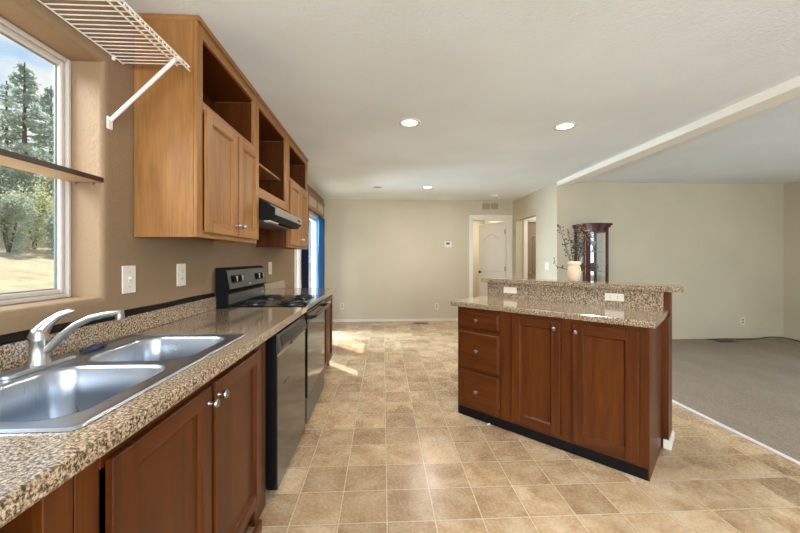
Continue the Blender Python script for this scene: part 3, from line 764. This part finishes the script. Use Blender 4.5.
plate_x('wall_outlet', 'ivory outlet on the tan wall behind the range', 3.715, 1.168, False, .10, .13)
plate_x('light_switch', 'ivory switch plate on the cream partition beside the hall opening', 5.52, 1.146, True, .13, .12, x=XP, s=-1, pm=DOORW)
def plate_y(label, x, z, y, wd=.075, ht=.12):
    r = thing('wall_outlet', label, 'outlet', (x, y, z), local=True)
    m = MB(); m.box(-wd / 2, wd / 2, -.006, 0, -ht / 2, ht / 2, .002); m.build('cover_plate', PLATE, r)
    for zz in (.021, -.021):
        m = MB(); m.box(-.016, .016, -.0085, -.006, zz - .014, zz + .014, .003); rc = m.build('receptacle', GRILLE, r)
        m = MB(); m.box(-.008, -.0055, -.009, -.0084, zz - .004, zz + .006); m.box(.0055, .008, -.009, -.0084, zz - .004, zz + .006); m.build('slots', SLOT, rc)
    return r
plate_y('white outlet low on the far cream wall near the counter end', -.815, .315, YB)
plate_y('white outlet low on the far cream wall left of the island', 1.087, .30, YB)
plate_y('white outlet low on the living room back wall', 5.645, .285, YL)
m = MB(); m.box(XB + .022, XB + .040, .55, 1.66, .0, .055, .004)
tag(m.build('wood_trim_strip', WOOD[1]), 'loose wooden trim strip lying at the foot of the sink cabinet', 'trim')

# ------------------------------------------------------------------ island
KR = (1.518, 1.909, 0); IA = -R(46.04)
r = thing('island_cabinet', 'dark wooden island cabinet with three drawers and two doors', 'cabinet', KR, IA, local=True)
A = I(); e0, e1 = -1.297, -.006; dep = .498; zt = .878
m = MB(); m.box(e0 + .002, e1 - .002, .021, dep, .07, zt - .001); m.build('carcass', WOOD[2], r)
m = MB(); f = -.02; zb = .068
for a0, a1 in ((e0, e0 + .028), (-.925, -.815), (-.49, -.405), (-.055, e1)): bx(m, A, a0, a1, f, 0, zb, zt, .001)
for a0, a1 in ((e0 + .028, -.925), (-.815, -.49), (-.405, -.055)):
    bx(m, A, a0, a1, f, -.0005, zb, .10, 0, 1); bx(m, A, a0, a1, f, -.0005, .845, zt, 0, 1)
for z in (.71, .39): bx(m, A, e0 + .028, -.925, f, -.0005, z - .015, z + .015, 0, 1)
m.build('face_frame', [WOOD[2], WOOD[0]], r)
m = MB(); m.box(e1 - .002, e1 + .004, -.0, dep, .0, zt - .001); m.build('end_panel', WOOD[2], r)
m = MB(); m.box(e0, e1 - .004, .002, .02, 0, zb); m.box(e0, e0 + .02, .02, dep, 0, zb); m.build('toe_kick', KICK, r)
drawer(A, -1.272, -.922, .722, .856, r, WOOD, 0, (-1.108, .787))
drawer(A, -1.272, -.922, .402, .696, r, WOOD, 0, (-1.106, .545))
drawer(A, -1.272, -.922, .080, .376, r, WOOD, 0, (-1.106, .229))
door(A, -.822, -.485, .092, .856, r, WOOD, 0, kn=(-.517, .806), st=.06)
door(A, -.41, -.05, .084, .855, r, WOOD, 0, kn=(-.383, .802), st=.068)
r = thing('countertop', 'speckled granite-look lower countertop of the island', 'countertop', KR, IA, local=True)
IC = .918
m = MB(); yf = -.026
prof = [(yf + .02, IC), (yf + .008, IC), (yf + .002, IC - .003), (yf, IC - .009), (yf, IC - .034), (yf + .003, IC - .039), (yf + .02, IC - .039)]
m.box(-1.352, .026, yf + .02, .575, IC - .039, IC); m.prism([(-1.352, y, z) for y, z in prof], (1.378, 0, 0)); m.build('slab', GRAN, r)
m = MB(); m.box(-1.345, .0, .571, .585, IC, 1.043); m.build('riser', GRAN, r)
m = MB(); m.box(-1.33, .036, .586, .69, .877, 1.043); m.box(-1.33, .036, .50, .69, 0, .877)
hw = m.build('wall_island', WOOD[2]); hw.location = KR; hw.rotation_euler = (0, 0, IA); struct(hw, 'brown panelled half wall behind the island cabinet', 'half wall')
m = MB(); m.box(0.006, .050, .488, .702, 0, .05, .003); m.box(-1.342, .050, .69, .702, 0, .05, .003); m.box(0.006, .044, .492, .698, .05, .06, .003)
bb = m.build('baseboard_island', TRIMW); bb.location = KR; bb.rotation_euler = (0, 0, IA); struct(bb, 'white baseboard at the foot of the island half wall', 'baseboard')
r = thing('bar_top', 'raised speckled bar top along the back of the island', 'bar top', (KR[0], KR[1], 0), IA, local=True)
m = MB(); z0, z1 = 1.044, 1.083
pl = [(-1.40, .535), (.098, .535), (.112, .55), (.085, .78), (-1.40, .78)]
m.prism([(x, y, z0) for x, y in pl], (0, 0, z1 - z0)); bmesh.ops.bevel(m.bm, geom=m.bm.edges[:], offset=.005, segments=2, affect='EDGES'); m.build('slab', GRAN, r)
ci, si = math.cos(IA), math.sin(IA)
def isl(e, n, z): return (KR[0] + e * ci - n * si, KR[1] + e * si + n * ci, z)
for lab, e in (('ivory outlet on the left of the island riser', -1.116), ('ivory outlet on the right of the island riser', -.294)):
    r = thing('wall_outlet', lab, 'outlet', isl(e, .571, .983), IA, local=True)
    m = MB(); m.box(-.062, .062, -.006, 0, -.028, .028, .002); m.build('cover_plate', PLATE, r)
    for xx in (.024, -.024):
        m = MB(); m.box(xx - .016, xx + .016, -.0085, -.006, -.015, .015, .003); rc = m.build('receptacle', PLATE, r)
        if e > -1: m = MB(); m.box(xx - .006, xx + .004, -.009, -.0084, -.008, -.0055); m.box(xx - .006, xx + .004, -.009, -.0084, .0055, .008); m.build('slots', SLOT, rc)
m = MB(); m.box(-.015, .012, -.01, .008, 0, .008, .003)
o = m.build('paper_scrap', mat('white_scrap', (.8, .8, .78), .6)); o.location = isl(-1.01, -.012, .0); o.rotation_euler = (0, 0, .4)
tag(o, 'tiny white scrap on the floor against the island toe kick', 'scrap')

# vase and dried branches
vp = Vector(isl(-.60, .66, 1.0835))
r = thing('vase', 'small cream ceramic jar vase on the raised bar top', 'vase', vp, local=True)
m = MB(); m.lathe([(q * .80, h) for q, h in [(.036, 0), (.044, .004), (.056, .03), (.064, .07), (.064, .095), (.056, .12), (.048, .132), (.048, .138), (.04, .138), (.04, .13), (.052, .10), (.05, .04), (.03, .012), (.004, .012)]], (0, 0, 0), (0, 0, 1), 28); m.build('pot', CERAM, r, smooth=True)
m = MB()
prev = None; n = 36
for rr, z, wv in ((.038, .132, 0), (.047, .136, .002), (.051, .146, .004), (.049, .158, .003), (.042, .165, .002), (.034, .163, 0), (.033, .135, 0)):
    lp = [m.bm.verts.new(((rr + wv * math.sin(9 * t)) * math.cos(t), (rr + wv * math.sin(9 * t)) * math.sin(t), z)) for t in [2 * math.pi * i / n for i in range(n)]]
    if prev: m.bridge(prev, lp)
    prev = lp
m.build('scalloped_rim', CERAMT, r, smooth=True)
def branch(tip, bow, label, seed, leafm, leaves, group=None, hang=0):
    rd = random.Random(seed); p0 = vp + Vector((rd.uniform(-.012, .012), rd.uniform(-.012, .012), .03)); p3 = vp + Vector(tip)
    up = p0 + Vector((0, 0, .13)) + Vector((tip[0], tip[1], 0)) * .12
    o = thing('dried_branch', label, 'branch', p0, group=group)
    def P(t):
        a = p0.lerp(up, t); b = up.lerp(p3 + Vector(bow), t); c = (p3 + Vector(bow)).lerp(p3, t)
        d = a.lerp(b, t); e = b.lerp(c, t); return d.lerp(e, t)
    pts = [P(i / 14) for i in range(15)]
    m = MB(); m.tube(pts, [.0028 - .0018 * i / 14 for i in range(15)], 5)
    lf = MB()
    for k in range(leaves):
        t = .36 + .64 * (k + rd.random() * .6) / leaves; p = P(min(t, 1))
        d = Vector((rd.uniform(-1, 1), rd.uniform(-1, 1), rd.uniform(-.3, 1))).normalized(); L_ = rd.uniform(.010, .021)
        q = p + d * rd.uniform(.008, .02); m.tube([p, q], .001, 4)
        s = d.orthogonal().normalized() * L_ * .36; nn = d.cross(s).normalized() * L_ * .25
        lf.prism([q, q + d * L_ * .5 + s, q + d * L_, q + d * L_ * .5 - s], nn)
    m.build('stem', TWIG, o, smooth=True); lf.build('leaves', leafm, o)
g = 'dried branches in the vase'
branch((-.165, 0, .20), (-.02, 0, -.15), 'dried branch drooping far to the left of the vase', 1, TWIG, 9)
branch((-.095, .02, .45), (-.06, 0, .05), 'tall dried branch curving out left with a leafy tip', 2, TWIG, 16)
branch((-.07, -.02, .35), (-.07, 0, .0), 'shorter dried branch leaning left above the vase', 3, TWIG, 12)
gl = 'dark dried branch in the upright bunch rising from the vase'
for k in range(7):
    branch((-.025 + .020 * k + .01 * math.sin(k * 2.3), .03 * math.cos(k * 1.7), .38 + .06 * math.sin(k * 1.9 + .4)), (-.01, 0, 0), gl, 10 + k, LEAFD if k % 2 else TWIG, 20, group=g)
gl2 = 'pale brownish dried branch fanning right from the vase'
for k in range(5):
    branch((.05 + .030 * k, .02 * math.sin(k), .46 - .026 * k), (-.03, 0, .05), gl2, 30 + k, LEAFP, 22, group='pale dried branches in the vase')

# ------------------------------------------------------------------ curio cabinet
cx0, cx1, cy0, cy1 = 2.92, 3.25, 4.86, 5.17
r = thing('curio_cabinet', 'dark cherry glass curio cabinet against the living room wall', 'cabinet', ((cx0 + cx1) / 2, (cy0 + cy1) / 2, .012))
H1 = 1.715
def bow(y0, z, dx, n=10):
    return [(cx0 - dx + (cx1 - cx0 + 2 * dx) * i / n, y0 - .045 * math.sin(math.pi * i / n), z) for i in range(n + 1)]
def slab(mb, z0, z1, dx, dy, mi=0):
    pts = bow(cy0 - dy, z0, dx) + [(cx1 + dx, cy1, z0), (cx0 - dx, cy1, z0)]
    mb.prism(pts, (0, 0, z1 - z0), mi)
m = MB(); slab(m, .012, .12, .012, .0); slab(m, .12, .15, .0, -.01); m.build('plinth', DARKWOOD, r)
m = MB(); slab(m, H1 - .07, H1, .0, -.005); slab(m, H1, H1 + .03, .018, .015); slab(m, H1 + .03, H1 + .06, .035, .03); m.build('crown', DARKWOOD, r)
for (px, py, sx, sy) in ((cx0, cy0, .062, .03), (cx1 - .036, cy0, .036, .03), (cx0, cy1 - .03, .025, .03), (cx1 - .025, cy1 - .03, .025, .03)):
    m = MB(); m.box(px, px + sx, py, py + sy, .15, H1 - .07, .004); m.build('post', DARKWOOD, r)
m = MB(); m.box(cx0 + .02, cx1 - .02, cy1 - .006, cy1 - .002, .15, H1 - .07); m.build('mirror_back', MIRROR, r)
m = MB(); m.box(cx0 + .008, cx0 + .012, cy0 + .03, cy1 - .03, .15, H1 - .07); m.build('side_glass', GLASS, r)
m = MB(); m.box(cx1 - .012, cx1 - .008, cy0 + .03, cy1 - .03, .15, H1 - .07); m.build('side_glass', GLASS, r)
m = MB(); m.box(cx0 + .062, cx1 - .036, cy0 + .01, cy0 + .014, .15, H1 - .07); m.build('front_glass', GLASS, r)
SHG = mat('shelf_glass_edge', (.10, .16, .15), .1)
shz = [.45, .78, 1.08, 1.36]
for z in shz:
    m = MB(); m.box(cx0 + .015, cx1 - .015, cy0 + .03, cy1 - .01, z, z + .006); m.build('glass_shelf', SHG, r)
orn = [('dark urn ornament on the lowest shelf of the curio cabinet', .45, (.04, .05, .03, .045, .02), .16, SLOT), ('dark bowl ornament on the second lowest shelf of the curio cabinet', .78, (.03, .055, .07, .07, .065), .09, SLOT),
       ('dark round ornament on the second highest shelf of the curio cabinet', 1.08, (.035, .06, .075, .06, .02), .12, SLOT), ('grey glass goblet on the top shelf of the curio cabinet', 1.36, (.035, .008, .008, .035, .04), .16, mat('grey_glassware', (.3, .36, .36), .15))]
for lab, z, rs, h, mm in orn:
    m = MB(); m.lathe([(q, h * i / 4) for i, q in enumerate(rs)], (0, 0, 0), (0, 0, 1), 18); o = m.build('ornament', mm, smooth=True); o.location = (3.105, 5.0, z + .0065)
    tag(o, lab, 'ornament')

# ------------------------------------------------------------------ far wall fittings, ceiling fittings
r = thing('wall_vent', 'beige return air grille above the far doorway', 'vent', (2.185, YB, 2.33))
m = MB(); m.box(2.0, 2.37, YB - .012, YB, 2.243, 2.265, .003); m.box(2.0, 2.37, YB - .012, YB, 2.395, 2.418, .003)
for a0, a1 in ((2.0, 2.022), (2.176, 2.194), (2.348, 2.37)): m.box(a0, a1, YB - .012, YB, 2.265, 2.395, .002)
m.build('frame', mat('vent_frame_paint', (.62, .55, .41), .5), r)
m = MB()
for i in range(9): m.box(2.02, 2.35, YB - .009, YB - .001, 2.268 + i * .014, 2.275 + i * .014)
m.build('louvers', GRILLE, r)
r = thing('thermostat', 'small white thermostat on the far cream wall', 'thermostat', (1.312, YB, 1.548))
m = MB(); m.box(1.237, 1.387, YB - .028, YB, 1.49, 1.607, .006); m.build('case', TRIMW, r)
m = MB(); m.box(1.275, 1.345, YB - .0295, YB - .027, 1.545, 1.585); m.build('display', SLOT, r)
m = MB(); m.box(.60, .87, 6.70, 6.82, 0, .006, .002); fr = thing('floor_register', 'brown floor register by the far wall baseboard', 'vent', (.735, 6.76, 0)); m.build('frame', BROWN, fr)
m = MB()
for i in range(12): m.box(.62 + i * .02, .63 + i * .02, 6.715, 6.805, .006, .008)
m.build('slats', SLOT, fr)
fr = thing('floor_register', 'dark floor register in the carpet by the living room wall', 'vent', (5.19, 5.02, .012))
m = MB(); m.box(5.04, 5.34, 4.96, 5.08, .012, .020, .003); m.build('frame', BROWN, fr)
m = MB()
for i in range(13): m.box(5.06 + i * .02, 5.07 + i * .02, 4.975, 5.065, .020, .022)
m.build('slats', SLOT, fr)
m = MB(); pts = [(5.0, 5.13, .02), (5.3, 5.15, .02), (5.55, 5.12, .02), (5.72, 5.08, .03), (5.92, 5.04, .065), (6.1, 4.98, .06), (6.22, 4.86, .03), (6.28, 4.6, .02), (6.25, 4.2, .02)]
def smooth_pts(p, n=6):
    p = [Vector(a) for a in p]; out = []
    for i in range(len(p) - 1):
        a, b, c, d = p[max(i - 1, 0)], p[i], p[i + 1], p[min(i + 2, len(p) - 1)]
        for k in range(n):
            t = k / n; out.append(.5 * ((2 * b) + (c - a) * t + (2 * a - 5 * b + 4 * c - d) * t * t + (3 * b - a - 3 * c + d) * t ** 3))
    out.append(p[-1]); return out
m.tube(smooth_pts(pts), .008, 8)
tag(m.build('cable', CORD, smooth=True), 'brown cable lying along the living room wall on the carpet', 'cable')

def downlight(x, y, lit, label, power):
    r = thing('recessed_light', label, 'ceiling light', (x, y, CH), local=True)
    m = MB(); n = 32; prev = None
    for rr, z in ((.098, 0), (.098, -.004), (.088, -.009), (.068, -.006), (.066, -.001)):
        lp = [m.bm.verts.new((rr * math.cos(2 * math.pi * i / n), rr * math.sin(2 * math.pi * i / n), z)) for i in range(n)]
        if prev: m.bridge(prev, lp)
        prev = lp
    m.build('trim_ring', TRIMW, r, smooth=True)
    m = MB(); m.lathe([(.066, -.001), (.064, -.004), (.004, -.005)], (0, 0, 0), (0, 0, 1), 28); m.build('lens', LAMP if lit else LAMPOFF, r, smooth=True)
    if lit:
        d = bpy.data.lights.new('downlight_glow', 'AREA'); d.shape = 'DISK'; d.size = .13; d.energy = power; d.color = (1, .95, .88)
        o = bpy.data.objects.new('downlight_glow', d); COL.objects.link(o); o.parent = r; o.location = (0, 0, -.014)
    return r
downlight(.228, 2.985, True, 'lit recessed ceiling light nearest the camera on the left', 16)
downlight(1.604, 2.997, True, 'lit recessed ceiling light above the island', 16)
downlight(.73, 5.68, True, 'lit recessed ceiling light farther back over the dining floor', 14)
downlight(-.09, 5.72, False, 'unlit recessed ceiling light farthest back on the left', 0)
r = thing('smoke_detector', 'white smoke detector on the ceiling before the far doorway', 'smoke detector', (2.07, 6.35, CH), local=True)
m = MB(); m.lathe([(.066, 0), (.066, -.02), (.055, -.036), (.03, -.04), (.004, -.04)], (0, 0, 0), (0, 0, 1), 24); m.build('housing', TRIMW, r, smooth=True)
m = MB(); m.lathe([(.012, -.04), (.011, -.043), (.002, -.044)], (.02, 0, 0), (0, 0, 1), 12); m.build('test_button', GRILLE, r)
# added fill lamps for the two rooms behind (out of the camera's sight)
for nm, p, en in (('bedroom_fill', (2.0, 8.2, 2.38), 24), ('hall_fill', (3.7, 6.5, 2.38), 20)):
    d = bpy.data.lights.new(nm, 'AREA'); d.size = .25; d.energy = en; d.color = (1, .95, .86)
    o = bpy.data.objects.new(nm, d); COL.objects.link(o); o.location = p

# ------------------------------------------------------------------ outdoors
def ghz(x, y): return -.35 + max(0, (-x - 4)) * .172
m = MB(); xs = [-1.6 - i * 1.2 for i in range(34)]; ys_ = [-14 + i * 2 for i in range(32)]
gv = [[m.bm.verts.new((x, y, ghz(x, y) + random.uniform(-.05, .05))) for y in ys_] for x in xs]
for i in range(len(xs) - 1):
    for j in range(len(ys_) - 1): m.bm.faces.new((gv[i][j], gv[i + 1][j], gv[i + 1][j + 1], gv[i][j + 1]))
struct(m.build('ground', FIELD, smooth=True), 'dry tan field outside the window', 'ground')
def leafquad(mb, p, s, rd):
    a = Vector((rd.gauss(0, 1), rd.gauss(0, 1), rd.gauss(0, 1))).normalized(); b = a.orthogonal().normalized()
    mb.poly([p - a * s, p + b * s * .5, p + a * s, p - b * s * .5])
def conifer(x, y, h, label, seed, lean=0, n=34, wide=.21):
    rd = random.Random(seed); z0 = ghz(x, y) - .1
    o = thing('conifer_tree', label, 'tree', (x, y, z0))
    m = MB(); m.tube([(x, y, z0), (x + lean * .5, y, z0 + h * .5), (x + lean, y, z0 + h)], [h * .018, h * .011, h * .003], 8); m.build('trunk', BARK, o)
    f = MB(); bw = MB()
    for k in range(n):
        t = k / n; z = z0 + h * (.12 + .87 * t)
        ln = h * wide * (1 - t) ** .75 * rd.uniform(.55, 1.15) + .15
        for q in range(rd.choice((2, 3, 4))):
            a = rd.uniform(0, 2 * math.pi); d = Vector((math.cos(a), math.sin(a), rd.uniform(-.18, .22)))
            c = Vector((x + lean * t, y, z)); e = c + d * ln; bw.tube([c, e], [.02, .006], 4)
            for _ in range(int(26 * ln) + 8):
                s = rd.uniform(.25, 1.05); p = c + d * ln * s + Vector((rd.gauss(0, .10), rd.gauss(0, .10), rd.gauss(-.03, .06)))
                leafquad(f, p, rd.uniform(.07, .15), rd)
    bw.build('boughs', BARK, o); f.build('foliage', NEEDLE, o, rec=False)
conifer(-22.4, 22.9, 10.8, 'tall dark conifer standing against the sky outside the window', 5, n=46)
conifer(-37.0, 36.1, 13.5, 'shorter conifer at the left edge of the window view', 8)
conifer(-29.0, 31.9, 12.5, 'far conifer beside the right edge of the window glass', 12, n=40)
def shrub(x, y, rx, h, mm, label, seed, count=2600, leaf=.09, name='shrub', zb=None, cat='shrub'):
    rd = random.Random(seed); z0 = ghz(x, y) if zb is None else zb
    o = thing(name, label, cat, (x, y, ghz(x, y) - .1)); f = MB(); b = MB()
    for _ in range(9):
        a = rd.uniform(0, 6.28); b.tube([(x, y, ghz(x, y) - .1), (x + math.cos(a) * rx * .5, y + math.sin(a) * rx * .5, z0 + h * .7)], [.05, .015], 5)
    cl = [(rd.gauss(0, .45) * rx, rd.gauss(0, .45) * rx, z0 + h * rd.uniform(.15, .85)) for _ in range(16)]
    for _ in range(count):
        c = rd.choice(cl); p = Vector((x + c[0] + rd.gauss(0, .22) * rx, y + c[1] + rd.gauss(0, .22) * rx, max(z0 + .02, c[2] + rd.gauss(0, .13) * h)))
        leafquad(f, p, rd.uniform(.6, 1.4) * leaf, rd)
    b.build('branches', BARK, o); f.build('foliage', mm, o, rec=False)
shrub(-15.0, 14.7, .62, 2.3, LEAFB, 'grey-green bush at the left of the window view', 21, 3000, .055)
shrub(-16.2, 17.0, .7, 2.9, LEAFA, 'yellow-olive bush in the middle of the window view', 22, 3600, .06)
shrub(-14.2, 15.95, .5, 2.2, LEAFB, 'grey-green bush by the right edge of the window glass', 23, 2800, .05)
shrub(-19.4, 19.2, 1.0, 4.4, LEAFB, 'big grey-green bush behind the others outside the window', 24, 5200, .08)
shrub(-18.9, 21.1, .75, 4.2, LEAFA, 'big olive bush farther right behind the others outside', 25, 5000, .075)
o = thing('sun_screen_tree', 'unseen leafy tree added beside the house to keep sun off the window', 'tree', (-4.3, 6.0, -.4)); rd = random.Random(40); f = MB()  # tree added out of view to keep direct sun off the kitchen window
for _ in range(7000): leafquad(f, Vector((-4.5 + rd.gauss(0, .65), 4.8 + rd.gauss(0, .75), 8.0 + rd.gauss(0, .9))), rd.uniform(.08, .18), rd)
f.build('foliage', LEAFB, o, rec=False)
m = MB(); m.tube([(-4.3, 6.0, -.4), (-4.35, 5.9, 3), (-4.4, 5.4, 6), (-4.5, 4.8, 8.4)], [.2, .17, .12, .04], 10); m.build('trunk', BARK, o, smooth=True)
